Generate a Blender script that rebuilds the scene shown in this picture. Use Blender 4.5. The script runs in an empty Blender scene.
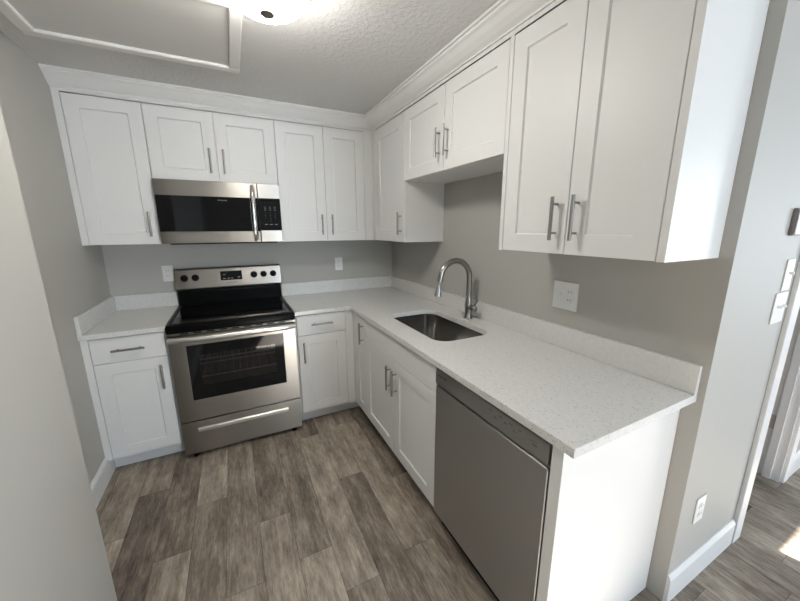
import bpy, bmesh, math, random
from mathutils import Vector, Matrix
random.seed(7)
S = bpy.context.scene
COL = S.collection

# ------------------------------------------------------------------ camera
CAM = Vector((-1.4292, -3.0377, 1.4984))
YAW, PITCH, ROLL, FPX = 0.4665, -0.2134, -0.0032, 329.63
cd = bpy.data.cameras.new('camera'); co = bpy.data.objects.new('camera', cd); COL.objects.link(co)
fwd = Vector((math.sin(YAW)*math.cos(PITCH), math.cos(YAW)*math.cos(PITCH), math.sin(PITCH)))
r0 = Vector((math.cos(YAW), -math.sin(YAW), 0)); u0 = r0.cross(fwd)
rt = math.cos(ROLL)*r0 + math.sin(ROLL)*u0; up = -math.sin(ROLL)*r0 + math.cos(ROLL)*u0
m = Matrix((rt, up, -fwd)).transposed().to_4x4(); m.translation = CAM
co.matrix_world = m
cd.sensor_width = 36.0; cd.lens = FPX*36/800
cd.shift_x = -(400.89-400)/800; cd.shift_y = (299.79-300.5)/800
cd.clip_start = 0.02
S.camera = co

# ------------------------------------------------------------------ world, sun, lights, exposure
w = bpy.data.worlds.new('sky'); S.world = w; w.use_nodes = True
bg = w.node_tree.nodes['Background']; bg.inputs[0].default_value = (0.62, 0.78, 1.0, 1); bg.inputs[1].default_value = 2.0

def area(name, loc, rot, sx, sy, power, color):
    l = bpy.data.lights.new(name, 'AREA'); l.shape = 'RECTANGLE'; l.size = sx; l.size_y = sy
    l.energy = power; l.color = color
    o = bpy.data.objects.new(name, l); o.location = loc; o.rotation_euler = rot; COL.objects.link(o)
    return o
REAR = -6.4
area('window_daylight', (2.10, REAR+0.02, 1.90), (math.radians(90), 0, 0), 0.75, 0.35, 4, (0.52, 0.75, 1.0))
area('window_daylight', (0.25, REAR+0.02, 1.45), (math.radians(90), 0, 0), 1.1, 1.2, 52, (0.72, 0.86, 1.0))
area('window_daylight', (4.2-0.02, -4.6, 1.4), (math.radians(90), 0, math.radians(90)), 1.7, 1.3, 50, (0.86, 0.93, 1.0))
sl = bpy.data.lights.new('sun', 'SUN'); sl.energy = 40.0; sl.angle = 0.004; sl.color = (1.0, 0.95, 0.87)
so = bpy.data.objects.new('sun', sl); COL.objects.link(so)
so.rotation_euler = Vector((-0.27, 1.0, -0.5416)).to_track_quat('-Z', 'Y').to_euler()
S.view_settings.view_transform = 'Standard'; S.view_settings.look = 'None'
S.view_settings.exposure = 0.48; S.view_settings.gamma = 1.0; S.view_settings.use_curve_mapping = False
LAMP_STRENGTH = 41.0

# ------------------------------------------------------------------ materials
def mat(name, color, rough=0.5, metal=0.0, spec=0.5, bump=None, emit=None, coat=0.0):
    M = bpy.data.materials.new(name); M.use_nodes = True
    nt = M.node_tree; b = nt.nodes['Principled BSDF']
    b.inputs['Base Color'].default_value = (*color, 1); b.inputs['Roughness'].default_value = rough
    b.inputs['Metallic'].default_value = metal; b.inputs['Specular IOR Level'].default_value = spec
    b.inputs['Coat Weight'].default_value = coat
    if emit:
        b.inputs['Emission Color'].default_value = (*emit[0], 1); b.inputs['Emission Strength'].default_value = emit[1]
    if bump:
        scale, strength, dist, detail = bump
        tc = nt.nodes.new('ShaderNodeTexCoord'); n = nt.nodes.new('ShaderNodeTexNoise')
        n.inputs['Scale'].default_value = scale; n.inputs['Detail'].default_value = detail
        bp = nt.nodes.new('ShaderNodeBump'); bp.inputs['Strength'].default_value = strength; bp.inputs['Distance'].default_value = dist
        nt.links.new(tc.outputs['Object'], n.inputs['Vector']); nt.links.new(n.outputs['Fac'], bp.inputs['Height'])
        nt.links.new(bp.outputs['Normal'], b.inputs['Normal'])
    return M

M_wall = mat('wall_paint', (0.45, 0.44, 0.41), 0.6, bump=(140, 0.12, 0.002, 3))
M_ceil = mat('ceiling_paint', (0.66, 0.655, 0.645), 0.8)
M_white = mat('cabinet_white', (0.745, 0.745, 0.735), 0.42, spec=0.3)
M_trim = mat('trim_white', (0.76, 0.76, 0.755), 0.35)
M_plate = mat('plate_white', (0.82, 0.82, 0.80), 0.3)
M_slot = mat('slot_dark', (0.05, 0.05, 0.05), 0.5)
M_handle = mat('brushed_nickel', (0.36, 0.35, 0.335), 0.38, 1.0)
M_faucet = mat('faucet_nickel', (0.31, 0.298, 0.275), 0.28, 1.0)
M_chrome = mat('chrome', (0.72, 0.71, 0.69), 0.14, 1.0)
M_black = mat('black_enamel', (0.004, 0.004, 0.004), 0.30, spec=0.06)
M_blackglass = mat('black_glass', (0.006, 0.006, 0.0065), 0.06, spec=0.28)
M_blackmat = mat('black_plastic', (0.009, 0.009, 0.009), 0.42, spec=0.05)
M_dark = mat('dark_gap', (0.03, 0.03, 0.03), 0.8)
M_cavity = mat('oven_enamel', (0.16, 0.16, 0.165), 0.5)
M_rack = mat('rack_wire', (0.55, 0.55, 0.55), 0.3, 1.0)
M_legend = mat('grey_legend', (0.30, 0.30, 0.30), 0.5)
M_legend_dark = mat('dark_legend', (0.05, 0.05, 0.05), 0.5)
M_mark = mat('faint_legend', (0.17, 0.17, 0.17), 0.5)
M_bronze = mat('dark_metal_cover', (0.22, 0.19, 0.18), 0.4, 0.6)
M_grey = mat('grey_plastic', (0.45, 0.44, 0.44), 0.4)
M_dome = mat('lit_glass', (0.9, 0.9, 0.88), 0.2, emit=((1.0, 0.962, 0.895), LAMP_STRENGTH))

def steel(name, color, rough, axis, aniso=0.75):
    M = mat(name, color, rough, 1.0); nt = M.node_tree; b = nt.nodes['Principled BSDF']
    tc = nt.nodes.new('ShaderNodeTexCoord'); mp = nt.nodes.new('ShaderNodeMapping')
    sc = [260, 260, 260]; sc['xyz'.index(axis)] = 1.5
    mp.inputs['Scale'].default_value = sc
    n = nt.nodes.new('ShaderNodeTexNoise'); n.inputs['Scale'].default_value = 3.0; n.inputs['Detail'].default_value = 2
    mr = nt.nodes.new('ShaderNodeMapRange'); mr.inputs['To Min'].default_value = rough-0.05; mr.inputs['To Max'].default_value = rough+0.07
    nt.links.new(tc.outputs['Object'], mp.inputs['Vector']); nt.links.new(mp.outputs['Vector'], n.inputs['Vector'])
    nt.links.new(n.outputs['Fac'], mr.inputs['Value']); nt.links.new(mr.outputs['Result'], b.inputs['Roughness'])
    if aniso:
        b.inputs['Anisotropic'].default_value = aniso; tv = nt.nodes.new('ShaderNodeCombineXYZ'); tv.inputs[2].default_value = 1.0
        nt.links.new(tv.outputs[0], b.inputs['Tangent'])
    return M
M_steel = steel('stainless_range', (0.375, 0.352, 0.32), 0.30, 'x')
M_bright = steel('bright_stainless', (0.74, 0.72, 0.69), 0.32, 'x', 0.4)
M_steel_d = steel('stainless_dishwasher', (0.47, 0.468, 0.462), 0.34, 'y')
M_steel_dp = steel('stainless_dishwasher_panel', (0.40, 0.395, 0.39), 0.36, 'y')
M_sink = steel('stainless_sink', (0.50, 0.485, 0.465), 0.16, 'y', 0.0)

def ceiling_nodes():
    nt = M_ceil.node_tree; b = nt.nodes['Principled BSDF']
    tc = nt.nodes.new('ShaderNodeTexCoord'); n = nt.nodes.new('ShaderNodeTexNoise'); n.inputs['Scale'].default_value = 42
    n.inputs['Detail'].default_value = 3; n.inputs['Roughness'].default_value = 0.55
    r = nt.nodes.new('ShaderNodeMapRange'); r.inputs['From Min'].default_value = 0.46; r.inputs['From Max'].default_value = 0.60
    bp = nt.nodes.new('ShaderNodeBump'); bp.inputs['Strength'].default_value = 0.24; bp.inputs['Distance'].default_value = 0.006
    nt.links.new(tc.outputs['Object'], n.inputs['Vector']); nt.links.new(n.outputs['Fac'], r.inputs['Value'])
    nt.links.new(r.outputs['Result'], bp.inputs['Height']); nt.links.new(bp.outputs['Normal'], b.inputs['Normal'])
ceiling_nodes()

def quartz():
    M = mat('quartz', (0.6, 0.6, 0.57), 0.22, spec=0.45); nt = M.node_tree; b = nt.nodes['Principled BSDF']
    tc = nt.nodes.new('ShaderNodeTexCoord')
    v = nt.nodes.new('ShaderNodeTexVoronoi'); v.inputs['Scale'].default_value = 230
    n = nt.nodes.new('ShaderNodeTexNoise'); n.inputs['Scale'].default_value = 60; n.inputs['Detail'].default_value = 4
    sep = nt.nodes.new('ShaderNodeSeparateColor')
    lt = nt.nodes.new('ShaderNodeMath'); lt.operation = 'LESS_THAN'; lt.inputs[1].default_value = 0.07     # few cells are flecks
    ds = nt.nodes.new('ShaderNodeMath'); ds.operation = 'LESS_THAN'; ds.inputs[1].default_value = 0.42
    mul = nt.nodes.new('ShaderNodeMath'); mul.operation = 'MULTIPLY'
    mul2 = nt.nodes.new('ShaderNodeMath'); mul2.operation = 'MULTIPLY'; mul2.inputs[1].default_value = 0.68
    cr = nt.nodes.new('ShaderNodeValToRGB')
    cr.color_ramp.elements[0].position = 0.35; cr.color_ramp.elements[0].color = (0.665, 0.662, 0.64, 1)
    cr.color_ramp.elements[1].position = 0.62; cr.color_ramp.elements[1].color = (0.70, 0.697, 0.68, 1)
    mx = nt.nodes.new('ShaderNodeMix'); mx.data_type = 'RGBA'
    L = nt.links.new
    L(tc.outputs['Object'], v.inputs['Vector']); L(tc.outputs['Object'], n.inputs['Vector'])
    L(v.outputs['Color'], sep.inputs['Color']); L(sep.outputs['Red'], lt.inputs[0]); L(v.outputs['Distance'], ds.inputs[0])
    L(lt.outputs[0], mul.inputs[0]); L(ds.outputs[0], mul.inputs[1]); L(mul.outputs[0], mul2.inputs[0])
    L(n.outputs['Fac'], cr.inputs['Fac']); L(mul2.outputs[0], mx.inputs['Factor'])
    L(cr.outputs['Color'], mx.inputs['A']); mx.inputs['B'].default_value = (0.20, 0.185, 0.165, 1)
    L(mx.outputs['Result'], b.inputs['Base Color'])
    return M
M_quartz = quartz()

def oak():
    M = mat('oak_planks', (0.2, 0.17, 0.14), 0.42, spec=0.35); nt = M.node_tree; b = nt.nodes['Principled BSDF']
    L = nt.links.new; N = nt.nodes.new
    tc = N('ShaderNodeTexCoord'); at = N('ShaderNodeAttribute'); at.attribute_name = 'tone'
    sh = N('ShaderNodeVectorMath'); sh.operation = 'MULTIPLY_ADD'; sh.inputs[1].default_value = (9.3, 17.1, 5.0)
    L(at.outputs['Color'], sh.inputs[0]); L(tc.outputs['Object'], sh.inputs[2])
    def noise(scale3, detail, rough=0.6, dist=0.0):
        mp = N('ShaderNodeMapping'); mp.inputs['Scale'].default_value = scale3; L(sh.outputs[0], mp.inputs['Vector'])
        n = N('ShaderNodeTexNoise'); n.inputs['Scale'].default_value = 1.0; n.inputs['Detail'].default_value = detail
        n.inputs['Roughness'].default_value = rough; n.inputs['Distortion'].default_value = dist
        L(mp.outputs[0], n.inputs['Vector']); return n
    grain = noise((130, 15.0, 10), 6, 0.75)
    broad = noise((15, 4.5, 5), 6, 0.68)
    cross = noise((30, 1.1, 30), 4, 0.6)
    def scaled(n, a, lo=0.25, hi=0.75):
        r = N('ShaderNodeMapRange'); r.inputs['From Min'].default_value = lo; r.inputs['From Max'].default_value = hi
        r.inputs['To Min'].default_value = -a; r.inputs['To Max'].default_value = a; L(n.outputs['Fac'], r.inputs['Value']); return r.outputs[0]
    def add(x, y):
        q = N('ShaderNodeMath'); q.operation = 'ADD'; L(x, q.inputs[0]); L(y, q.inputs[1]); return q.outputs[0]
    sep = N('ShaderNodeSeparateColor'); L(at.outputs['Color'], sep.inputs['Color'])
    f = add(add(scaled(grain, 0.19, 0.32, 0.68), scaled(broad, 0.22, 0.34, 0.66)), add(scaled(cross, 0.11, 0.32, 0.68), sep.outputs['Red']))
    cr = N('ShaderNodeValToRGB'); e = cr.color_ramp.elements
    e[0].position = 0.0; e[0].color = (0.075, 0.060, 0.048, 1)
    e[1].position = 1.0; e[1].color = (0.60, 0.52, 0.43, 1)
    x = e.new(0.35); x.color = (0.205, 0.166, 0.132, 1)
    x = e.new(0.65); x.color = (0.36, 0.305, 0.245, 1)
    L(f, cr.inputs['Fac']); L(cr.outputs['Color'], b.inputs['Base Color'])
    bp = N('ShaderNodeBump'); bp.inputs['Strength'].default_value = 0.12; bp.inputs['Distance'].default_value = 0.002
    L(grain.outputs['Fac'], bp.inputs['Height']); L(bp.outputs['Normal'], b.inputs['Normal'])
    return M
M_oak = oak()

def tinted_glass(name, tint, rough=0.05):
    M = bpy.data.materials.new(name); M.use_nodes = True; nt = M.node_tree; nt.nodes.clear()
    o = nt.nodes.new('ShaderNodeOutputMaterial'); t = nt.nodes.new('ShaderNodeBsdfTransparent'); g = nt.nodes.new('ShaderNodeBsdfGlossy')
    fr = nt.nodes.new('ShaderNodeFresnel'); fr.inputs['IOR'].default_value = 1.5; mx = nt.nodes.new('ShaderNodeMixShader')
    t.inputs[0].default_value = (*tint, 1); g.inputs[0].default_value = (1, 1, 1, 1); g.inputs['Roughness'].default_value = rough
    nt.links.new(fr.outputs[0], mx.inputs[0]); nt.links.new(t.outputs[0], mx.inputs[1]); nt.links.new(g.outputs[0], mx.inputs[2])
    nt.links.new(mx.outputs[0], o.inputs[0]); return M
M_ovenglass = tinted_glass('oven_glass', (0.62, 0.62, 0.63))

# ------------------------------------------------------------------ mesh helpers
class MB:
    def __init__(s): s.bm = bmesh.new()
    def box(s, x0, x1, y0, y1, z0, z1, bev=0.0, seg=2):
        b = bmesh.new()
        vs = [b.verts.new((x, y, z)) for x in (x0, x1) for y in (y0, y1) for z in (z0, z1)]
        for f in ((0,1,3,2),(4,6,7,5),(0,4,5,1),(2,3,7,6),(0,2,6,4),(1,5,7,3)): b.faces.new([vs[i] for i in f])
        bmesh.ops.recalc_face_normals(b, faces=b.faces)
        if bev: bmesh.ops.bevel(b, geom=b.edges[:], offset=bev, segments=seg, affect='EDGES', profile=0.5)
        s.merge(b); return s
    def merge(s, b):
        me = bpy.data.meshes.new('tmp'); b.to_mesh(me); b.free(); s.bm.from_mesh(me); bpy.data.meshes.remove(me)
    def tube(s, pts, r, n=14, caps=True):
        pts = [Vector(p) for p in pts]; rs = r if isinstance(r, (list, tuple)) else [r]*len(pts)
        b = bmesh.new(); rings = []; ref = None
        for i, p in enumerate(pts):
            t = (pts[min(i+1, len(pts)-1)] - pts[max(i-1, 0)]).normalized()
            if ref is None: ref = t.orthogonal().normalized()
            ref = (ref - t*ref.dot(t)).normalized(); bi = t.cross(ref)
            rr = rs[i]; ra, rb = rr if isinstance(rr, tuple) else (rr, rr)
            rings.append([b.verts.new(p + ref*ra*math.cos(a) + bi*rb*math.sin(a)) for a in [2*math.pi*k/n for k in range(n)]])
        for i in range(len(rings)-1):
            for k in range(n): b.faces.new((rings[i][k], rings[i][(k+1) % n], rings[i+1][(k+1) % n], rings[i+1][k]))
        if caps: b.faces.new(rings[0]); b.faces.new(rings[-1])
        bmesh.ops.recalc_face_normals(b, faces=b.faces)
        s.merge(b); return s
    def lathe(s, c, prof, n=32, axis='z'):
        b = bmesh.new(); rings = []
        for r, h in prof:
            ring = []
            for k in range(n):
                a = 2*math.pi*k/n; u, v = r*math.cos(a), r*math.sin(a)
                q = {'z': (u, v, h), 'y': (u, h, v), 'x': (h, u, v)}[axis]
                ring.append(b.verts.new(Vector(c) + Vector(q)))
            rings.append(ring)
        for i in range(len(rings)-1):
            for k in range(n): b.faces.new((rings[i][k], rings[i][(k+1) % n], rings[i+1][(k+1) % n], rings[i+1][k]))
        if prof[0][0] > 1e-6: b.faces.new(rings[0])
        if prof[-1][0] > 1e-6: b.faces.new(rings[-1])
        bmesh.ops.remove_doubles(b, verts=b.verts, dist=1e-7)
        bmesh.ops.recalc_face_normals(b, faces=b.faces)
        s.merge(b); return s
    def prism(s, poly, axis, a0, a1, bev=0.0):
        """poly of 2-D points extruded along an axis: for x the points are (y,z), for y (x,z), for z (x,y)."""
        b = bmesh.new()
        def P(u, v, a): return {'x': (a, u, v), 'y': (u, a, v), 'z': (u, v, a)}[axis]
        A = [b.verts.new(P(u, v, a0)) for u, v in poly]; B = [b.verts.new(P(u, v, a1)) for u, v in poly]
        b.faces.new(A); b.faces.new(B); n = len(poly)
        for i in range(n): b.faces.new((A[i], A[(i+1) % n], B[(i+1) % n], B[i]))
        bmesh.ops.recalc_face_normals(b, faces=b.faces)
        if bev: bmesh.ops.bevel(b, geom=b.edges[:], offset=bev, segments=2, affect='EDGES', profile=0.5)
        s.merge(b); return s
    def shaker(s, ax, u0, u1, f, z0, z1, st=0.071, t=0.019, rec=0.008):
        """five-piece door: ax 'y' faces -y (u along x), ax 'x' faces -x (u along y); f = front plane."""
        b = bmesh.new()
        def P(u, d, z): return (u, f+d, z) if ax == 'y' else (f+d, u, z)
        def rect(i, d): return [b.verts.new(P(u, d, z)) for u, z in ((u0+i, z0+i), (u1-i, z0+i), (u1-i, z1-i), (u0+i, z1-i))]
        e = 0.0015
        loops = [rect(0, t), rect(0, e), rect(e, 0)]
        if st: loops += [rect(st, 0), rect(st+0.004, rec)]
        for A, B in zip(loops, loops[1:]):
            for i in range(4): b.faces.new((A[i], A[(i+1) % 4], B[(i+1) % 4], B[i]))
        b.faces.new(loops[-1]); b.faces.new(loops[0])
        bmesh.ops.recalc_face_normals(b, faces=b.faces)
        s.merge(b); return s
    def pull(s, ax, u, f, z, vertical=True, L=0.157):
        """bar pull with two posts on the front plane f, centred at (u, z)"""
        def P(a, d, c): return (a, f-d, c) if ax == 'y' else (f-d, a, c)
        h = L/2; q = h-0.026; dv = (lambda k: (u, z+k)) if vertical else (lambda k: (u+k, z))
        A, B = dv(-h), dv(h); s.tube([P(A[0], 0.032, A[1]), P(B[0], 0.032, B[1])], 0.0067, 14)
        for k in (-q, q):
            a = dv(k); s.tube([P(a[0], 0.0, a[1]), P(a[0], 0.032, a[1])], 0.0045, 10)
        return s
    def build(s, name, material, parent=None, smooth=False):
        me = bpy.data.meshes.new(name); s.bm.to_mesh(me); s.bm.free(); me.materials.append(material)
        o = bpy.data.objects.new(name, me); COL.objects.link(o)
        if smooth:
            me.polygons.foreach_set('use_smooth', [True]*len(me.polygons))
            try: me.set_sharp_from_angle(angle=math.radians(38))
            except Exception: pass
        if parent is not None:
            q = Vector((0, 0, 0)); pp = parent
            while pp is not None: q += pp.location; pp = pp.parent
            c = sum((Vector(v) for v in o.bound_box), Vector())/8
            me.transform(Matrix.Translation(-c)); o.parent = parent; o.location = c - q
        return o

def tag(o, label, cat, group=None):
    o['label'] = label; o['category'] = cat
    if group: o['group'] = group
    return o
def thing(name, loc, label, cat, group=None):
    o = bpy.data.objects.new(name, None); o.location = loc; o.empty_display_size = 0.1; COL.objects.link(o)
    return tag(o, label, cat, group)
def struct(name, mb, material, smooth=False):
    o = mb.build(name, material, None, smooth); o['kind'] = 'structure'; return o
def text(name, body, size, loc, ax, material, parent, width=None):
    c = bpy.data.curves.new(name, 'FONT'); c.body = body; c.size = size; c.align_x = 'CENTER'; c.align_y = 'CENTER'; c.extrude = 0.0003
    t = bpy.data.objects.new(name, c); COL.objects.link(t)
    bpy.context.view_layer.update()
    me = bpy.data.meshes.new_from_object(t.evaluated_get(bpy.context.evaluated_depsgraph_get()))
    bpy.data.objects.remove(t); bpy.data.curves.remove(c)
    if width:
        xs = [v.co.x for v in me.vertices]; k = width/max(1e-6, max(xs)-min(xs)); me.transform(Matrix.Diagonal((k, 1, 1, 1)))
    R = Matrix.Rotation(math.radians(90), 4, 'X') if ax == 'y' else Matrix.Rotation(math.radians(-90), 4, 'Z') @ Matrix.Rotation(math.radians(90), 4, 'X')
    me.transform(R); me.materials.clear(); me.materials.append(material)
    o = bpy.data.objects.new(name, me); COL.objects.link(o)
    q = Vector((0, 0, 0)); pp = parent
    while pp is not None: q += pp.location; pp = pp.parent
    o.parent = parent; o.location = Vector(loc) - q
    return o

# ------------------------------------------------------------------ the setting
LX, ZC, YW, NX, NY = -2.2533, 2.3577, -2.572, -1.923, -1.75     # left wall, ceiling, end of right wall, near left wall
EX = 4.2
DX0, DX1, YF, YJ = 0.665, 1.373, YW+0.036, -2.39                                            # doorway in the wall beyond the counter

# floor: individual plank tones in a colour attribute
def floor():
    bm = bmesh.new(); lay = bm.loops.layers.float_color.new('tone')
    W = 0.1513; X0 = -2.0505 - 2*W
    fixed = {0: [(-0.3, .55), (-1.21, .64)], 1: [(-0.93, .24)], 2: [(-0.25, .34), (-1.432, .56)], 3: [(-0.1, .60), (-1.159, .42)],
             4: [(-0.55, .52), (-1.75, .64)], 5: [(-0.35, .38), (-1.425, .60)], 6: [(-0.60, .42), (-1.72, .66)], 7: [(-0.8, .60), (-1.95, .48)],
             8: [(-0.3, .58), (-1.315, .36)], 9: [(-0.75, .60), (-1.9, .48)], 10: [(-0.5, .28), (-1.445, .56)], 11: [(-0.7, .44), (-1.445, .36)], 20: [(-2.465, .02), (-2.540, .50)]}
    def quad(x0, x1, y0, y1, tone, r2):
        g = 0.0006
        vs = [bm.verts.new(p) for p in ((x0+g, y0+g, 0), (x1-g, y0+g, 0), (x1-g, y1-g, 0), (x0+g, y1-g, 0))]
        f = bm.faces.new(vs)
        r3 = random.random()
        for l in f.loops: l[lay] = (tone, r2, r3, 1)
    i = 0; x = X0
    ymin, ymax = REAR, 0.9
    while x < EX:
        x1 = x + W; y = ymax
        xa, xb = max(x, -2.40), min(x1, EX)
        col = i - 1
        cuts = []
        if col in fixed: cuts = fixed[col]
        first = cuts[0][0] if cuts else ymax - random.uniform(0.2, 1.1)
        t0 = random.uniform(0.34, 0.62)
        quad(xa, xb, first, ymax, t0, random.random())
        y = first
        for k, (yc, tone) in enumerate(cuts):
            yn = cuts[k+1][0] if k+1 < len(cuts) else y - random.uniform(0.8, 1.22)
            quad(xa, xb, yn, y, tone, random.random()); y = yn
        while y > ymin:
            yn = max(ymin, y - random.uniform(0.7, 1.22))
            quad(xa, xb, yn, y, random.uniform(0.34, 0.62), random.random()); y = yn
        x = x1; i += 1
    # dark joints and slab below
    b2 = MB(); b2.box(-2.40, EX, ymin, ymax, -0.12, -0.0006)
    me2 = bpy.data.meshes.new('t'); b2.bm.to_mesh(me2); b2.bm.free()
    nf = len(bm.faces); bm.from_mesh(me2)
    bm.faces.ensure_lookup_table()
    for f in bm.faces[nf:]:
        f.material_index = 1
    me = bpy.data.meshes.new('floor'); bm.to_mesh(me); bm.free()
    me.materials.append(M_oak); me.materials.append(mat('plank_joint', (0.035, 0.028, 0.022), 0.8))
    o = bpy.data.objects.new('floor', me); COL.objects.link(o); o['kind'] = 'structure'
floor()
struct('ceiling', MB().box(-2.40, EX, REAR, 0.9, ZC, ZC+0.12), M_ceil)
struct('wall_back', MB().box(-2.40, 0.0, 0.0, 0.12, 0, ZC), M_wall)
struct('wall_left', MB().box(-2.40, LX, NY, 0.0, 0, ZC), M_wall)
struct('wall_left_near', MB().box(-2.40, NX, REAR, NY, 0, ZC), M_wall)
struct('wall_right', MB().box(0.0, 0.12, YW+0.12, 0.9, 0, ZC), M_wall)
wf = MB(); wf.box(0.0, DX0, YW, YW+0.12, 0, ZC); wf.box(DX1, EX, YF, YJ, 0, ZC); wf.box(DX0, DX1, YW, YW+0.12, 2.05, ZC)
struct('wall_front', wf, M_wall)
struct('wall_closet', MB().box(0.12, 2.2, 0.8, 0.9, 0, ZC).box(2.1, 2.2, YJ, 0.8, 0, ZC), M_wall)
we = MB()
for a, b_, z0, z1 in ((REAR, -5.47, 0, ZC), (-5.47, -3.73, 0, 0.73), (-5.47, -3.73, 2.07, ZC), (-3.73, YJ, 0, ZC)): we.box(EX, EX+0.12, a, b_, z0, z1)
struct('wall_east', we, M_wall)
wr = MB()
for a, b_, z0, z1 in ((-2.40, -0.33, 0, ZC), (-0.33, 0.83, 0, 0.8), (-0.33, 0.83, 2.08, ZC), (0.83, 1.70, 0, ZC), (1.70, 2.50, 0, 1.70), (1.70, 2.50, 2.10, ZC), (2.50, EX+0.12, 0, ZC)):
    wr.box(a, b_, REAR-0.12, REAR, z0, z1)
struct('wall_rear', wr, M_wall)
struct('window_1', MB().box(1.70, 1.75, REAR-0.10, REAR-0.05, 1.70, 2.10).box(2.45, 2.50, REAR-0.10, REAR-0.05, 1.70, 2.10).box(1.75, 2.45, REAR-0.10, REAR-0.05, 2.05, 2.10).box(1.75, 2.45, REAR-0.10, REAR-0.05, 1.70, 1.75), M_trim)
struct('window_2', MB().box(-0.33, -0.29, REAR-0.10, REAR-0.05, 0.8, 2.08).box(0.79, 0.83, REAR-0.10, REAR-0.05, 0.8, 2.08).box(-0.29, 0.79, REAR-0.10, REAR-0.05, 2.04, 2.08).box(-0.29, 0.79, REAR-0.10, REAR-0.05, 0.8, 0.84), M_trim)
struct('window_3', MB().box(EX+0.05, EX+0.10, -5.47, -5.43, 0.73, 2.07).box(EX+0.05, EX+0.10, -3.77, -3.73, 0.73, 2.07).box(EX+0.05, EX+0.10, -5.43, -3.77, 2.03, 2.07).box(EX+0.05, EX+0.10, -5.43, -3.77, 0.73, 0.77), M_trim)

BB = 0.135
def bb_prof(f, s): return [(f, 0), (f+s*0.014, 0), (f+s*0.014, BB-0.02), (f+s*0.008, BB-0.006), (f+s*0.004, BB), (f, BB)]
b = MB(); b.prism(bb_prof(LX, 1), 'y', NY+0.001, -0.545); struct('baseboard_left', b, M_trim)
b = MB(); b.prism(bb_prof(NX, 1), 'y', REAR+0.02, NY); struct('baseboard_left_near', b, M_trim)
b = MB(); b.prism(bb_prof(YW, -1), 'x', 0.0, DX0-0.085); 
b.prism(bb_prof(YF, -1), 'x', DX1+0.085, EX); struct('baseboard_front', b, M_trim)

# doorway: jambs, stops and casing; a hinge leaf on the far jamb
j = MB()
j.box(DX0, DX0+0.016, YW-0.001, YW+0.121, 0, 2.05); j.box(DX1-0.016, DX1, YF-0.001, YJ+0.001, 0, 2.05); j.box(DX0, DX1, YW-0.001, YW+0.121, 2.034, 2.05)
j.box(DX0+0.016, DX0+0.027, YW+0.035, YW+0.07, 0, 2.034); j.box(DX1-0.027, DX1-0.016, YF+0.035, YF+0.07, 0, 2.034); j.box(DX0+0.016, DX1-0.016, YW+0.035, YW+0.07, 2.023, 2.034)
dj = struct('trim_3', j, M_trim)
struct('door_1', MB().box(1.318, 1.353, -2.384, -1.80, 0.012, 2.03, 0.002), M_trim)
c = MB(); CW = 0.08
c.box(DX0+0.004-CW, DX0+0.004, YW-0.018, YW-0.0005, 0, 2.13, 0.003); c.box(DX1-0.004, DX1-0.004+CW, YF-0.018, YF-0.0005, 0, 2.13, 0.003); c.box(DX0+0.004, DX1-0.004, YW-0.018, YW-0.0005, 2.046, 2.13, 0.003)
struct('trim_1', c, M_trim)
hz = MB(); hz.box(DX1-0.0185, DX1-0.016, YJ-0.085, YJ-0.050, 0.315, 0.405, 0.001)
hb = MB().box(DX1-0.0185, DX1-0.016, YJ-0.085, YJ-0.050, 1.075, 1.165, 0.001).build('door_hinge', M_bronze, dj)
hb = hz.build('door_hinge', mat('satin_hinge', (0.55, 0.50, 0.44), 0.45, 0.6), dj)

# ------------------------------------------------------------------ crown moulding on the wall cabinets
DU = -0.3304
def crown():
    prof = [(0.0, 2.2617), (0.0010, 2.2617), (0.0010, 2.278), (0.010, 2.278), (0.011, 2.286), (0.018, 2.290), (0.028, 2.296), (0.048, 2.312), (0.066, 2.330), (0.078, 2.337), (0.080, 2.345), (0.090, 2.346), (0.090, ZC-0.0005), (0.0, ZC-0.0005)]
    bm = bmesh.new(); f = -DU
    def ring(pts): return [bm.verts.new(p) for p in pts]
    R = [ring([(LX+0.0005, -(f+d), z) for d, z in prof]), ring([(-(f+d), -(f+d), z) for d, z in prof]),
         ring([(-(f+d), -2.5336-d, z) for d, z in prof]), ring([(-0.0005, -2.5336-d, z) for d, z in prof])]
    n = len(prof)
    for A, B in zip(R, R[1:]):
        for i in range(n): bm.faces.new((A[i], A[(i+1) % n], B[(i+1) % n], B[i]))
    bm.faces.new(R[0]); bm.faces.new(R[-1])
    bmesh.ops.recalc_face_normals(bm, faces=bm.faces)
    mb = MB(); mb.merge(bm); struct('trim_2', mb, M_white)
crown()

# ------------------------------------------------------------------ ceiling hatch and lamp
t = thing('attic_hatch', (-1.73, -1.14, ZC-0.001), 'white attic access hatch with raised trim frame set in the textured ceiling', 'hatch')
hx0, hx1, hy0, hy1, fw = -2.156, -1.302, -1.455, -0.805, 0.052
MB().box(hx0+fw, hx1-fw, hy0+fw, hy1-fw, ZC-0.008, ZC-0.001).build('hatch_panel', mat('hatch_paint', (0.68, 0.675, 0.66), 0.6), t)
fr = MB()
for a in ((hx0, hx1, hy0, hy0+fw), (hx0, hx1, hy1-fw, hy1), (hx0, hx0+fw, hy0+fw, hy1-fw), (hx1-fw, hx1, hy0+fw, hy1-fw)):
    fr.box(*a, ZC-0.022, ZC-0.001, 0.006)
fr.build('hatch_frame', mat('hatch_trim', (0.80, 0.795, 0.78), 0.5), t)

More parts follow.
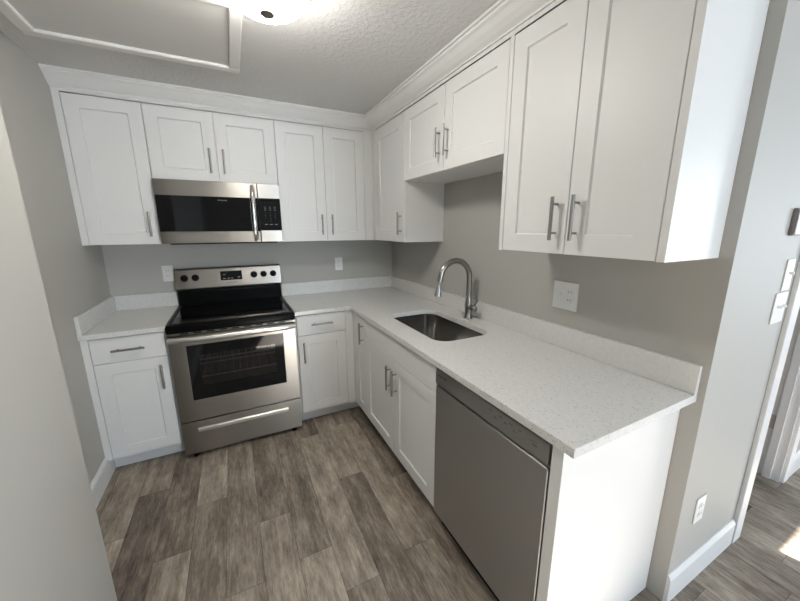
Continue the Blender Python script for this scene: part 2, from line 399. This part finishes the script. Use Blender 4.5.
lc = (-1.244, -1.648)
t = thing('ceiling_lamp', (lc[0], lc[1], ZC-0.001), 'lit flush mount ceiling lamp with white glass bowl and small nickel finial', 'lamp')
MB().lathe((lc[0], lc[1], 0), [(0.10, ZC-0.001), (0.158, ZC-0.001), (0.162, ZC-0.015), (0.162, ZC-0.040), (0.156, ZC-0.046), (0.10, ZC-0.046)], 48).build('lamp_base', M_handle, t, True)
pr = [(0.148*math.sin(a), ZC-0.047-0.088*math.cos(a)) for a in [math.pi/2*k/14 for k in range(15)]]
MB().lathe((lc[0], lc[1], 0), pr, 48).build('glass_bowl', M_dome, t, True)
zf = ZC-0.130
MB().lathe((lc[0], lc[1], 0), [(0.0, zf-0.030), (0.005, zf-0.028), (0.006, zf-0.021), (0.004, zf-0.016), (0.013, zf-0.012), (0.024, zf-0.005), (0.025, zf), (0.0, zf+0.001)], 24).build('finial', M_faucet, t, True)

# ------------------------------------------------------------------ cabinets
def hand(door, ax, u, f, z, vertical=True):
    MB().pull(ax, u, f, z, vertical).build('handle', M_handle, door, True)
def door(t, ax, u0, u1, f, z0, z1, name='door', st=0.071):
    return MB().shaker(ax, u0, u1, f, z0, z1, st).build(name, M_white, t)
ZB, ZT, ZS = 1.4008, 2.257, 1.816
T = 0.0205
# wall cabinets along the back wall
def body_y(t, x0, x1, z0, z1, back=-0.001):
    MB().box(x0, x1, DU+T, back, z0, z1).build('body', M_white, t)
def body_x(t, y0, y1, z0, z1):
    MB().box(DU+T, -0.001, y0, y1, z0, z1).build('body', M_white, t)
g = 'wall cabinets'
t = thing('wall_cabinet', (-2.05, -0.16, ZB), 'tall white wall cabinet with one shaker door in the left corner, left of the microwave', 'cabinet', g)
body_y(t, -2.2525, -1.849, ZB, 2.2615)
MB().box(-2.2525, -2.219, DU, DU+T-0.0005, ZB, 2.2615).build('filler_strip', M_white, t)
d = door(t, 'y', -2.2165, -1.8495, DU, ZB+0.001, ZT); hand(d, 'y', -1.893, DU, 1.530)
t = thing('wall_cabinet', (-1.466, -0.16, ZS), 'short white two door wall cabinet directly above the microwave', 'cabinet', g)
body_y(t, -1.848, -1.0835, ZS, 2.2615)
d = door(t, 'y', -1.8465, -1.4675, DU, ZS+0.001, ZT); hand(d, 'y', -1.507, DU, 1.945)
d = door(t, 'y', -1.4645, -1.0855, DU, ZS+0.001, ZT); hand(d, 'y', -1.425, DU, 1.945)
t = thing('wall_cabinet', (-0.70, -0.16, ZB), 'tall white two door wall cabinet on the back wall right of the microwave', 'cabinet', g)
body_y(t, -1.0825, DU+T-0.001, ZB, 2.2615)
MB().box(-0.4015, DU+0.0, DU, DU+T-0.0005, ZB, 2.2615).build('filler_strip', M_white, t)
d = door(t, 'y', -1.081, -0.7335, DU, ZB+0.001, ZT); hand(d, 'y', -0.773, DU, 1.530)
d = door(t, 'y', -0.7305, -0.404, DU, ZB+0.001, ZT); hand(d, 'y', -0.692, DU, 1.530)
# wall cabinets along the right wall
t = thing('wall_cabinet', (-0.16, -0.62, ZB), 'tall white single door wall cabinet in the right corner, left of the sink cabinet', 'cabinet', g)
body_x(t, -0.9155, DU-0.0, ZB, 2.2615)
MB().box(DU, DU+T-0.0005, -0.396, DU-0.0005, ZB, 2.2615).build('filler_strip', M_white, t)
d = door(t, 'x', -0.9145, -0.399, DU, ZB+0.001, ZT, st=0.085); hand(d, 'x', -0.868, DU, 1.532)
t = thing('wall_cabinet', (-0.16, -1.39, ZS), 'short white two door wall cabinet raised high above the sink', 'cabinet', g)
body_x(t, -1.8625, -0.9165, ZS, 2.2615)
d = door(t, 'x', -1.3875, -0.9175, DU, ZS+0.001, ZT); hand(d, 'x', -1.349, DU, 1.965)
d = door(t, 'x', -1.8615, -1.3905, DU, ZS+0.001, ZT); hand(d, 'x', -1.430, DU, 1.965)
t = thing('wall_cabinet', (-0.16, -2.20, ZB), 'large white two door wall cabinet at the near end of the right wall', 'cabinet', g)
body_x(t, -2.511, -1.8635, ZB, 2.2615)
MB().box(DU, -0.001, -2.5336, -2.5115, ZB-0.001, 2.2615).build('end_panel', M_white, t)
MB().box(DU, DU+T-0.0005, -1.885, -1.8635, ZB, 2.2615).build('filler_strip', M_white, t)
d = door(t, 'x', -2.2025, -1.887, DU, ZB+0.001, ZT); hand(d, 'x', -2.161, DU, 1.532)
d = door(t, 'x', -2.509, -2.2055, DU, ZB+0.001, ZT); hand(d, 'x', -2.246, DU, 1.532)

# base cabinets
BD, ZK, ZTOP = -0.6472, 0.108, 0.8860
g = 'base cabinets'
def toe_y(t, x0, x1): MB().box(x0, x1, -0.565, -0.545, 0.0005, ZK-0.001).build('toe_kick', M_white, t)
t = thing('base_cabinet', (-2.05, -0.3, 0), 'white base cabinet with one drawer and door in the left corner, left of the range', 'cabinet', g)
MB().box(-2.2525, -1.8500, BD+T, -0.001, ZK, ZTOP).build('body', M_white, t)
MB().box(-2.2525, -2.219, BD, BD+T-0.0005, ZK, ZTOP).build('filler_strip', M_white, t)
toe_y(t, -2.2382, -1.852)
d = MB().shaker('y', -2.2165, -1.8615, BD, 0.7295, 0.880, 0).build('drawer', M_white, t); hand(d, 'y', -2.040, BD, 0.806, False)
d = door(t, 'y', -2.2165, -1.8615, BD, 0.109, 0.7265); hand(d, 'y', -1.897, BD, 0.602)
t = thing('base_cabinet', (-0.87, -0.3, 0), 'narrow white base cabinet with drawer and door between the range and the corner', 'cabinet', g)
MB().box(-1.0800, -0.655, BD+T, -0.001, ZK, ZTOP).build('body', M_white, t)
MB().box(-0.707, BD+0.0, BD, BD+T-0.0005, ZK, ZTOP).build('filler_strip', M_white, t)
toe_y(t, -1.078, -0.567)
d = MB().shaker('y', -1.0685, -0.7095, BD, 0.7295, 0.880, 0).build('drawer', M_white, t); hand(d, 'y', -0.893, BD, 0.808, False)
d = door(t, 'y', -1.0685, -0.7095, BD, 0.109, 0.7265); hand(d, 'y', -1.033, BD, 0.603)
def toe_x(t, y0, y1): MB().box(-0.565, -0.545, y0, y1, 0.0005, ZK-0.001).build('toe_kick', M_white, t)
t = thing('base_cabinet', (-0.3, -0.78, 0), 'white corner base cabinet with one slim full height door beside the sink cabinet', 'cabinet', g)
MB().box(BD+T, -0.001, -0.917, -0.650, ZK, ZTOP).build('body', M_white, t)
MB().box(BD, BD+T-0.0005, -0.699, BD-0.0015, ZK, ZTOP).build('filler_strip', M_white, t)
toe_x(t, -0.9175, -0.567)
d = door(t, 'x', -0.9155, -0.702, BD, 0.109, 0.880); hand(d, 'x', -0.879, BD, 0.758)
t = thing('base_cabinet', (-0.3, -1.38, 0), 'white sink base cabinet with two doors under a false drawer front', 'cabinet', g)
b = MB(); b.box(BD+T, -0.001, -0.934, -0.918, ZK, ZTOP); b.box(BD+T, -0.001, -1.8475, -1.832, ZK, ZTOP); b.box(BD+T, -0.001, -1.832, -0.934, ZK, ZK+0.016)
b.box(-0.013, -0.001, -1.832, -0.934, ZK+0.016, ZTOP); b.box(BD+T, BD+T+0.018, -1.832, -0.934, ZK+0.016, ZTOP)
b.build('body', M_white, t)
toe_x(t, -1.8475, -0.9185)
MB().shaker('x', -1.8465, -0.9185, BD, 0.742, 0.880, 0).build('false_drawer_front', M_white, t)
d = door(t, 'x', -1.381, -0.9185, BD, 0.109, 0.739); hand(d, 'x', -1.345, BD, 0.612)
d = door(t, 'x', -1.8465, -1.384, BD, 0.109, 0.739); hand(d, 'x', -1.426, BD, 0.612)
t = tag(MB().box(BD, -0.001, -2.512, -2.4735, 0.0005, ZTOP, 0.0015).build('cabinet_end_panel', M_white), 'white end panel closing the counter run beside the dishwasher', 'panel')

# ------------------------------------------------------------------ countertops
ZQ0, ZQ, BS = 0.8867, 0.9167, 0.1077
SX0, SX1, SY0, SY1, SR = -0.522, -0.164, -1.680, -1.026, 0.085
def rrect(x0, x1, y0, y1, r, n=8):
    P = []
    for cx, cy, a0 in ((x1-r, y1-r, 0), (x0+r, y1-r, 90), (x0+r, y0+r, 180), (x1-r, y0+r, 270)):
        for k in range(n+1):
            a = math.radians(a0 + 90*k/n); P.append((cx+r*math.cos(a), cy+r*math.sin(a)))
    return P
def slab(loops, z0, z1):
    bm = bmesh.new()
    es = []
    for lp in loops:
        vs = [bm.verts.new((x, y, z1)) for x, y in lp]
        es += [bm.edges.new((vs[i], vs[(i+1) % len(vs)])) for i in range(len(vs))]
    bmesh.ops.triangle_fill(bm, edges=es, use_beauty=True, use_dissolve=False)
    fs = bm.faces[:]
    r = bmesh.ops.extrude_face_region(bm, geom=fs)
    bmesh.ops.translate(bm, verts=[v for v in r['geom'] if isinstance(v, bmesh.types.BMVert)], vec=(0, 0, z0-z1))
    bmesh.ops.recalc_face_normals(bm, faces=bm.faces)
    e = [q for q in bm.edges if len(q.link_faces) == 2 and abs(q.link_faces[0].normal.z - q.link_faces[1].normal.z) > 0.9]
    bmesh.ops.bevel(bm, geom=e, offset=0.002, segments=2, affect='EDGES', profile=0.5)
    mb = MB(); mb.merge(bm); return mb
t = thing('countertop', (-2.05, -0.33, ZQ0), 'small white speckled quartz countertop left of the range', 'countertop', 'countertops')
slab([[(-2.2525, -0.001), (-2.2525, -0.663), (-1.8485, -0.663), (-1.8485, -0.001)]], ZQ0, ZQ).build('counter_slab', M_quartz, t)
b = MB(); b.box(-2.2525, -2.2325, -0.663, -0.001, ZQ+0.0003, ZQ+BS, 0.0015); b.box(-2.232, -1.8485, -0.021, -0.001, ZQ+0.0003, ZQ+BS, 0.0015)
b.build('backsplash', M_quartz, t)
t = thing('countertop', (-0.33, -1.3, ZQ0), 'long white speckled quartz countertop turning the corner and holding the sink', 'countertop', 'countertops')
ci = [(-0.663-0.02+0.02*math.sin(a), -0.663-0.02+0.02*math.cos(a)) for a in [math.pi/2*k/6 for k in range(7)]]
outer = [(-1.0815, -0.001), (-1.0815, -0.663)] + ci + [(-0.663, -2.551), (-0.001, -2.551), (-0.001, -0.001)]
slab([outer, rrect(SX0, SX1, SY0, SY1, SR)], ZQ0, ZQ).build('counter_slab', M_quartz, t)
b = MB(); b.box(-1.0815, -0.0215, -0.021, -0.001, ZQ+0.0003, ZQ+BS, 0.0015); b.box(-0.021, -0.001, -2.551, -0.001, ZQ+0.0003, ZQ+BS, 0.0015)
b.build('backsplash', M_quartz, t)

# ------------------------------------------------------------------ sink and faucet
t = thing('kitchen_sink', (-0.346, -1.352, 0.67), 'rectangular stainless steel undermount sink with rounded corners set in the long countertop', 'sink')
bm = bmesh.new(); rings = []
o = 0.004
for ex, z, r in ((0.028, 0.8858, SR+0.03), (o, 0.8858, SR+o), (o-0.001, 0.86, SR+o), (o-0.006, 0.70, SR), (o-0.016, 0.682, SR-0.008), (o-0.04, 0.676, SR-0.02)):
    rings.append([bm.verts.new((x, y, z)) for x, y in rrect(SX0-ex, SX1+ex, SY0-ex, SY1+ex, r)])
dr = [(-0.346+0.05*math.cos(2*math.pi*k/36), -1.352+0.05*math.sin(2*math.pi*k/36)) for k in range(36)]
n = len(rings[0])
for A, B in zip(rings, rings[1:]):
    for i in range(n): bm.faces.new((A[i], A[(i+1) % n], B[(i+1) % n], B[i]))
bm.faces.new(rings[-1])
bmesh.ops.recalc_face_normals(bm, faces=bm.faces)
for f in bm.faces: f.normal_flip()
mb = MB(); mb.merge(bm); mb.build('basin', M_sink, t, True)
MB().lathe((-0.346, -1.352, 0), [(0.0, 0.677), (0.03, 0.677), (0.036, 0.680), (0.055, 0.6805), (0.057, 0.6765), (0.0, 0.6765)], 32).build('drain', M_chrome, t, True)

FX, FY = -0.084, -1.352
t = thing('faucet', (FX, FY, ZQ), 'brushed nickel gooseneck pull-down faucet standing behind the sink', 'faucet')
MB().lathe((FX, FY, 0), [(0.0, ZQ+0.0003), (0.026, ZQ+0.0003), (0.026, ZQ+0.006), (0.0225, ZQ+0.012), (0.022, ZQ+0.055), (0.0245, ZQ+0.075), (0.0245, ZQ+0.095), (0.021, ZQ+0.115), (0.0155, ZQ+0.140), (0.0150, ZQ+0.152), (0.0, ZQ+0.152)], 28).build('faucet_body', M_faucet, t, True)
cx, cz, R = FX-0.112, 1.188, 0.112
path = [(FX, FY, ZQ+0.150), (FX, FY, 1.13)] + [(cx+R*math.cos(a), FY, cz+R*math.sin(a)) for a in [math.radians(-2+172*k/22) for k in range(23)]]
lx, lz = path[-1][0], path[-1][2]; path.append((lx-0.006, FY, lz-0.030))
MB().tube(path, 0.0180, 18).build('spout', M_faucet, t, True)
hx, hz_ = lx-0.006, lz-0.030
ax = Vector((-0.14, 0, -1)).normalized(); P0 = Vector((hx, FY, hz_))
MB().tube([P0-ax*0.004, P0+ax*0.022, P0+ax*0.024, P0+ax*0.032, P0+ax*0.046, P0+ax*0.078, P0+ax*0.090, P0+ax*0.093], [0.0080, 0.0080, 0.0120, 0.0135, 0.0160, 0.0215, 0.0225, 0.0190], 20).build('spray_head', M_handle, t, True)
b = MB(); b.tube([(FX, FY-0.018, 0.993), (FX, FY-0.034, 0.993), (FX, FY-0.036, 0.993), (FX, FY-0.060, 0.993), (FX, FY-0.072, 0.993), (FX, FY-0.078, 0.993)], [0.0160, 0.0160, 0.0200, 0.0205, 0.0175, 0.010], 18)
b.build('lever_hub', M_faucet, t, True)
MB().tube([(FX, FY-0.055, 0.998), (FX+0.004, FY-0.060, 1.018), (FX+0.010, FY-0.068, 1.036), (FX+0.016, FY-0.076, 1.050)], [(0.0075, 0.0075), (0.007, 0.006), (0.0065, 0.005), (0.006, 0.0045)], 12).build('lever', M_faucet, t, True)

# ------------------------------------------------------------------ range
RX0, RX1 = -1.8440, -1.0865
t = thing('range', ((RX0+RX1)/2, -0.35, 0), 'stainless steel freestanding electric range with black glass cooktop and oven window', 'range')
b = MB()
b.box(RX0, RX0+0.03, -0.632, -0.03, 0.03, 0.870); b.box(RX1-0.03, RX1, -0.632, -0.03, 0.03, 0.870)
b.box(RX0+0.03, RX1-0.03, -0.06, -0.03, 0.03, 0.870); b.box(RX0+0.03, RX1-0.03, -0.632, -0.06, 0.03, 0.33); b.box(RX0+0.03, RX1-0.03, -0.632, -0.06, 0.81, 0.870)
b.build('body', M_cavity, t)
# oven door: frame round a glass window
D0, D1 = -0.688, -0.634
dx0, dx1, wx0, wx1, dz0, dz1, wz0, wz1 = RX0+0.002, RX1-0.002, -1.753, -1.176, 0.266, 0.846, 0.409, 0.781
b = MB(); e = 0.003
b.box(dx0, wx0, D0, D1, dz0, dz1, e); b.box(wx1, dx1, D0, D1, dz0, dz1, e)
b.box(wx0-0.004, wx1+0.004, D0+0.0001, D1, dz0, wz0, e); b.box(wx0-0.004, wx1+0.004, D0+0.0001, D1, wz1, dz1, e)
od = b.build('oven_door', M_steel, t)
ix0, ix1, iz0, iz1 = -1.690, -1.232, 0.50, 0.712
b = MB(); y0, y1 = D0+0.001, D0+0.008
b.box(wx0, ix0, y0, y1, wz0, wz1); b.box(ix1, wx1, y0, y1, wz0, wz1); b.box(ix0, ix1, y0, y1, wz0, iz0); b.box(ix0, ix1, y0, y1, iz1, wz1)
b.build('window_border', M_blackglass, od)
MB().box(ix0, ix1, y0, y0+0.004, iz0, iz1).build('window_glass', M_ovenglass, od)
# bowed handle
hp = []; N = 24
for k in range(N+1):
    s_ = -1+2*k/N; hp.append(((RX0+RX1)/2 + s_*0.372, -0.742+0.020*abs(s_)**6, 0.836))
b = MB(); b.tube(hp, [(0.0185, 0.0185)]*len(hp), 18)
for sx in (-1, 1):
    X = (RX0+RX1)/2+sx*0.352; b.box(X-0.014, X+0.014, -0.735, D0+0.0005, 0.826, 0.846, 0.003)
b.build('handle', M_bright, od, True)
for rz in (0.535, 0.655):
    b = MB()
    for k in range(15): b.tube([(RX0+0.07+k*0.0442, -0.615, rz), (RX0+0.07+k*0.0442, -0.10, rz)], 0.0013, 6)
    for yy in (-0.615, -0.36, -0.10): b.tube([(RX0+0.032, yy, rz), (RX1-0.032, yy, rz)], 0.0045, 8)
    b.build('oven_rack', M_rack, t)
# vent strip above the door
b = MB(); b.box(RX0+0.002, RX1-0.002, -0.672, -0.633, 0.850, 0.8695)
vs = b.build('vent_strip', M_steel, t)
for k in range(9):
    X = RX0+0.09+k*0.0725; MB().box(X-0.022, X+0.022, -0.6735, -0.6715, 0.856, 0.863).build('vent_slot', M_blackmat, vs)
# storage drawer
dr = MB().box(dx0, dx1, D0, D1, 0.030, 0.2575, 0.003).build('storage_drawer', M_steel, t)
b = MB(); b.prism([(D0+0.0005, 0.213), (D0-0.009, 0.212), (D0-0.014, 0.206), (D0-0.014, 0.188), (D0-0.011, 0.185), (D0+0.0005, 0.187)], 'x', wx0+0.003, wx1-0.003)
b.build('drawer_handle', M_bright, dr)
for px in (RX0+0.06, RX1-0.06):
    for py in (-0.660, -0.09):
        MB().lathe((px, py, 0), [(0.0, 0.0003), (0.018, 0.0003), (0.018, 0.012), (0.010, 0.014), (0.010, 0.0298), (0.0, 0.0298)], 16).build('foot', M_blackmat, t, True)
# cooktop
b = MB(); b.box(RX0-0.0005, RX1+0.0005, -0.703, -0.062, 0.8705, 0.921, 0.010, 3)
ct = b.build('cooktop', M_black, t, True)
b = MB(); b.box(RX0+0.028, RX1-0.028, -0.655, -0.085, 0.9208, 0.9228, 0.0008)
b.build('glass_surface', M_blackglass, ct)
rim = MB()
for a in ((RX0+0.004, RX0+0.022, -0.690, -0.066), (RX1-0.022, RX1-0.004, -0.690, -0.066), (RX0+0.022, RX1-0.022, -0.690, -0.668)):
    rim.box(*a, 0.9205, 0.9245, 0.0018)
rim.build('cooktop_rim', M_black, ct)
# backguard
b = MB(); b.prism([(-0.030, 0.8705), (-0.0615, 0.8705), (-0.0615, 1.018), (-0.055, 1.032), (-0.030, 1.032)], 'x', RX0+0.006, RX1-0.006)
b.build('backguard', M_black, t)
PY0, PY1 = -0.088, -0.066                                       # front of the control panel: bottom, top
b = MB(); b.prism([(-0.012, 1.032), (-0.070, 1.032), (PY0, 1.050), (PY0, 1.056), (PY1, 1.192), (PY1+0.006, 1.199), (-0.012, 1.199)], 'x', RX0+0.001, RX1-0.001)
cp = b.build('control_panel', M_steel, t)
def py(z): return PY0+(PY1-PY0)*(z-1.056)/(1.192-1.056)
tilt = (PY1-PY0)/(1.192-1.056)
for kx in (-1.782, -1.710, -1.296, -1.222, -1.147):
    c0 = Vector((kx, py(1.131), 1.131)); nrm = Vector((0, -1, tilt)).normalized()
    k = MB().tube([c0, c0+nrm*0.006, c0+nrm*0.008, c0+nrm*0.026, c0+nrm*0.028], [0.0255, 0.0255, 0.0215, 0.0195, 0.017], 24).build('knob', M_blackmat, cp, True)
    MB().box(kx-0.0035, kx+0.0035, c0.y-0.034, c0.y-0.024, 1.117, 1.153, 0.002).build('knob_grip', M_blackmat, k)
b = MB(); b.prism([(py(1.099)-0.0015, 1.099), (py(1.169)-0.0015, 1.169), (py(1.169)+0.002, 1.169), (py(1.099)+0.002, 1.099)], 'x', -1.540, -1.385)
dp = b.build('display', M_blackglass, cp)
for lx_, lz_, wd in ((-1.512, 1.142, 0.018), (-1.512, 1.113, 0.018), (-1.482, 1.113, 0.014), (-1.458, 1.113, 0.012), (-1.408, 1.118, 0.020)):
    MB().box(lx_-wd/2, lx_+wd/2, py(lz_)-0.0022, py(lz_)-0.001, lz_-0.0022, lz_+0.0022).build('display_mark', M_legend, dp)
text('brand_mark', 'FRIGIDAIRE', 0.012, (-1.462, py(1.079)-0.0008, 1.079), 'y', M_legend_dark, cp, 0.075)

# ------------------------------------------------------------------ microwave
MX0, MX1, MZ0, MZ1, MF = -1.8440, -1.0845, 1.4035, 1.8135, -0.3728
t = thing('microwave', ((MX0+MX1)/2, -0.18, MZ0), 'stainless steel over-the-range microwave with black window and vertical bar handle', 'microwave')
MB().box(MX0, MX1, MF+0.030, -0.001, MZ0+0.004, MZ1).build('body', M_blackmat, t)
sp = -1.2355
b = MB(); b.box(MX0, sp-0.001, MF, MF+0.0295, MZ0, MZ1, 0.003); md = b.build('microwave_door', M_steel, t)
MB().box(MX0+0.0015, -1.288, MF-0.003, MF+0.004, 1.4815, 1.7135, 0.001).build('window_glass', M_blackglass, md)
MB().box(-1.2865, sp-0.003, MF-0.003, MF+0.004, 1.4815, 1.7135, 0.001).build('door_edge', M_blackglass, md)
b = MB(); hp = []
for k in range(17):
    s_ = -1+2*k/16; hp.append((-1.268, MF-0.046+0.030*abs(s_)**5, 1.608+0.186*s_))
b.tube(hp, [(0.018, 0.0125)]*17, 16)
for zz in (1.435, 1.781): b.box(-1.277, -1.259, MF-0.034, MF+0.001, zz-0.009, zz+0.009, 0.002)
b.build('handle', M_chrome, md, True)
text('brand_mark', 'FRIGIDAIRE', 0.011, (-1.463, MF-0.0034, 1.690), 'y', M_legend, md, 0.056)
b = MB(); b.box(sp+0.001, MX1, MF, MF+0.0295, MZ0, MZ1, 0.003); cpn = b.build('control_panel', M_steel, t)
kp = MB().box(sp+0.003, MX1-0.0015, MF-0.003, MF+0.004, 1.4865, 1.7145, 0.001).build('keypad', M_blackmat, cpn)
MB().box(-1.195, -1.125, MF-0.0036, MF-0.0028, 1.686, 1.703).build('display', M_blackglass, kp)
for r, row in enumerate(('123', '456', '789', '.0.')):
    for q, ch in enumerate(row):
        if ch != '.': text('keypad_digit', ch, 0.010, (-1.192+0.033*q, MF-0.0034, 1.609-0.0175*r), 'y', M_mark, kp)
for r in range(3):
    for q in range(3):
        MB().box(-1.192+0.033*q-0.007, -1.192+0.033*q+0.007, MF-0.0036, MF-0.0028, 1.653-0.011*r-0.0012, 1.653-0.011*r+0.0012).build('keypad_mark', M_mark, kp)
for q in range(3):
    MB().box(-1.192+0.034*q-0.010, -1.192+0.034*q+0.010, MF-0.0036, MF-0.0028, 1.527, 1.532).build('keypad_mark', M_mark, kp)
MB().box(-1.80, -1.12, -0.34, -0.05, MZ0-0.008, MZ0+0.0045).build('underside_vent', M_blackmat, t)

# ------------------------------------------------------------------ dishwasher
t = thing('dishwasher', (-0.33, -2.16, 0), 'stainless steel dishwasher under the near end of the long countertop', 'dishwasher')
WY0, WY1 = -2.4705, -1.8505
MB().box(-0.60, -0.03, WY0+0.004, WY1-0.004, 0.10, 0.870).build('body', M_dark, t)
XF = -0.652
dd = MB().box(XF, -0.6005, WY0+0.002, WY1-0.001, 0.105, 0.790, 0.004).build('dishwasher_door', M_steel_d, t)
# control panel: tilted lip over a curved pocket handle
cpd = MB()
cpd.prism([(XF-0.001, 0.803), (XF+0.001, 0.872), (-0.6005, 0.876), (-0.6005, 0.803)], 'y', WY0+0.002, WY1-0.001)
cpd = cpd.build('control_panel', M_steel_dp, t)
pk = MB()
pk.prism([(XF+0.010, 0.7905), (-0.6005, 0.7905), (-0.6005, 0.8028), (XF+0.016, 0.8028)], 'y', WY0+0.002, WY1-0.001)
pk.build('pocket_handle', M_steel_dp, t)
text('brand_mark', 'FRIGIDAIRE', 0.012, (XF-0.0006, -1.900, 0.846), 'x', M_legend_dark, cpd, 0.066)
for k, (yy, zz, wd) in enumerate(((-2.215, 0.853, 0.016), (-2.24, 0.836, 0.014), (-2.265, 0.853, 0.016), (-2.29, 0.842, 0.014), (-2.315, 0.852, 0.016), (-2.335, 0.836, 0.02), (-2.355, 0.853, 0.014), (-2.41, 0.849, 0.028), (-2.415, 0.838, 0.02))):
    MB().box(XF-0.0009, XF+0.004, yy-wd/2, yy+wd/2, zz-0.0022, zz+0.0022).build('button_mark', M_mark, cpd)
MB().box(-0.60, -0.585, WY0+0.004, WY1-0.004, 0.0005, 0.099).build('toe_panel', M_blackmat, t)

# ------------------------------------------------------------------ outlets, switches
def duplex(P, dirs, parent):
    """P(u,d,z) maps to the world; u centred on the device"""
    for s_ in (-1, 1):
        pts = rrect(-0.0165, 0.0165, s_*0.0195-0.0135, s_*0.0195+0.0135, 0.010, 5)
        bm = bmesh.new(); A = [bm.verts.new(P(u, 0.0040, z)) for u, z in pts]; B = [bm.verts.new(P(u, 0.0072, z)) for u, z in pts]
        bm.faces.new(B); n = len(pts)
        for i in range(n): bm.faces.new((A[i], A[(i+1) % n], B[(i+1) % n], B[i]))
        bmesh.ops.recalc_face_normals(bm, faces=bm.faces)
        mb = MB(); mb.merge(bm); r = mb.build('receptacle', M_plate, parent)
        mb = MB()
        for u, h in ((-0.0065, 0.009), (0.0065, 0.007)):
            c = [P(u+a, d, s_*0.0195+0.003+q) for a in (-0.0012, 0.0012) for d in (0.0066, 0.0075) for q in (-h/2, h/2)]
            mb.box(min(v[0] for v in c), max(v[0] for v in c), min(v[1] for v in c), max(v[1] for v in c), min(v[2] for v in c), max(v[2] for v in c))
        mb.build('slots', M_slot, r)
def bx(P, u0, u1, d0, d1, z0, z1, bev=0):
    c = [P(u, d, z) for u in (u0, u1) for d in (d0, d1) for z in (z0, z1)]
    mb = MB(); mb.box(min(v[0] for v in c), max(v[0] for v in c), min(v[1] for v in c), max(v[1] for v in c), min(v[2] for v in c), max(v[2] for v in c), bev); return mb
def toggle(P, u, parent):
    mb = bx(P, u-0.0035, u+0.0035, 0.004, 0.017, 0.001, 0.013, 0.0015); mb.build('toggle', M_plate, parent)
def outlet(axis, cu, cw, cz, label, w_=0.072, h_=0.118, kind='duplex'):
    P0 = (lambda u, d, z: (cu+u, cw-d, cz+z)) if axis == 'y' else (lambda u, d, z: (cw-d, cu-u, cz+z))
    nm = 'light_switch' if kind.startswith('toggle') else 'wall_outlet'
    t = thing(nm, P0(0, 0.0005, -h_/2), label, 'switch' if nm == 'light_switch' else 'outlet', 'wall plates')
    pl = bx(P0, -w_/2, w_/2, 0.0005, 0.0055, -h_/2, h_/2, 0.002).build('face_plate', M_plate, t)
    def off(o): return lambda u, d, z: P0(u+o, d+0.0012, z)
    if kind == 'duplex': duplex(off(0), axis, t)
    if kind == 'combo':
        duplex(off(0.026), axis, t)
        bx(off(-0.026), -0.006, 0.006, 0.0040, 0.0055, -0.013, 0.013).build('switch_slot', M_plate, t)
        toggle(off(0), -0.026, t)
    if kind == 'toggle1': toggle(off(0), 0, t)
    if kind == 'toggle2': toggle(off(0), -0.023, t); toggle(off(0), 0.023, t)
outlet('y', -1.890, 0.0, 1.167, 'white duplex outlet on the back wall half hidden by the range control panel')
outlet('y', -0.555, 0.0, 1.174, 'white duplex outlet on the back wall right of the range')
outlet('x', -1.990, 0.0, 1.174, 'wide white plate with switch and outlet on the right wall above the counter', 0.135, 0.135, 'combo')
outlet('y', 0.158, YW, 0.381, 'white outlet low on the bright wall above the baseboard beside the counter end')
outlet('y', 0.490, YW, 1.184, 'white double toggle switch plate beside the doorway', 0.118, 0.124, 'toggle2')
outlet('y', 0.505, YW, 1.316, 'white single toggle switch plate above the double switch by the doorway', 0.074, 0.122, 'toggle1')
t = thing('wall_control', (0.46, YW, 1.468), 'small grey wall mounted box with dark side above the light switches', 'control box')
MB().box(0.405, 0.52, YW-0.013, YW-0.0005, 1.468, 1.566, 0.003).build('box_body', M_bronze, t)
MB().box(0.408, 0.517, YW-0.018, YW-0.0135, 1.471, 1.563, 0.002).build('box_cover', M_grey, t)
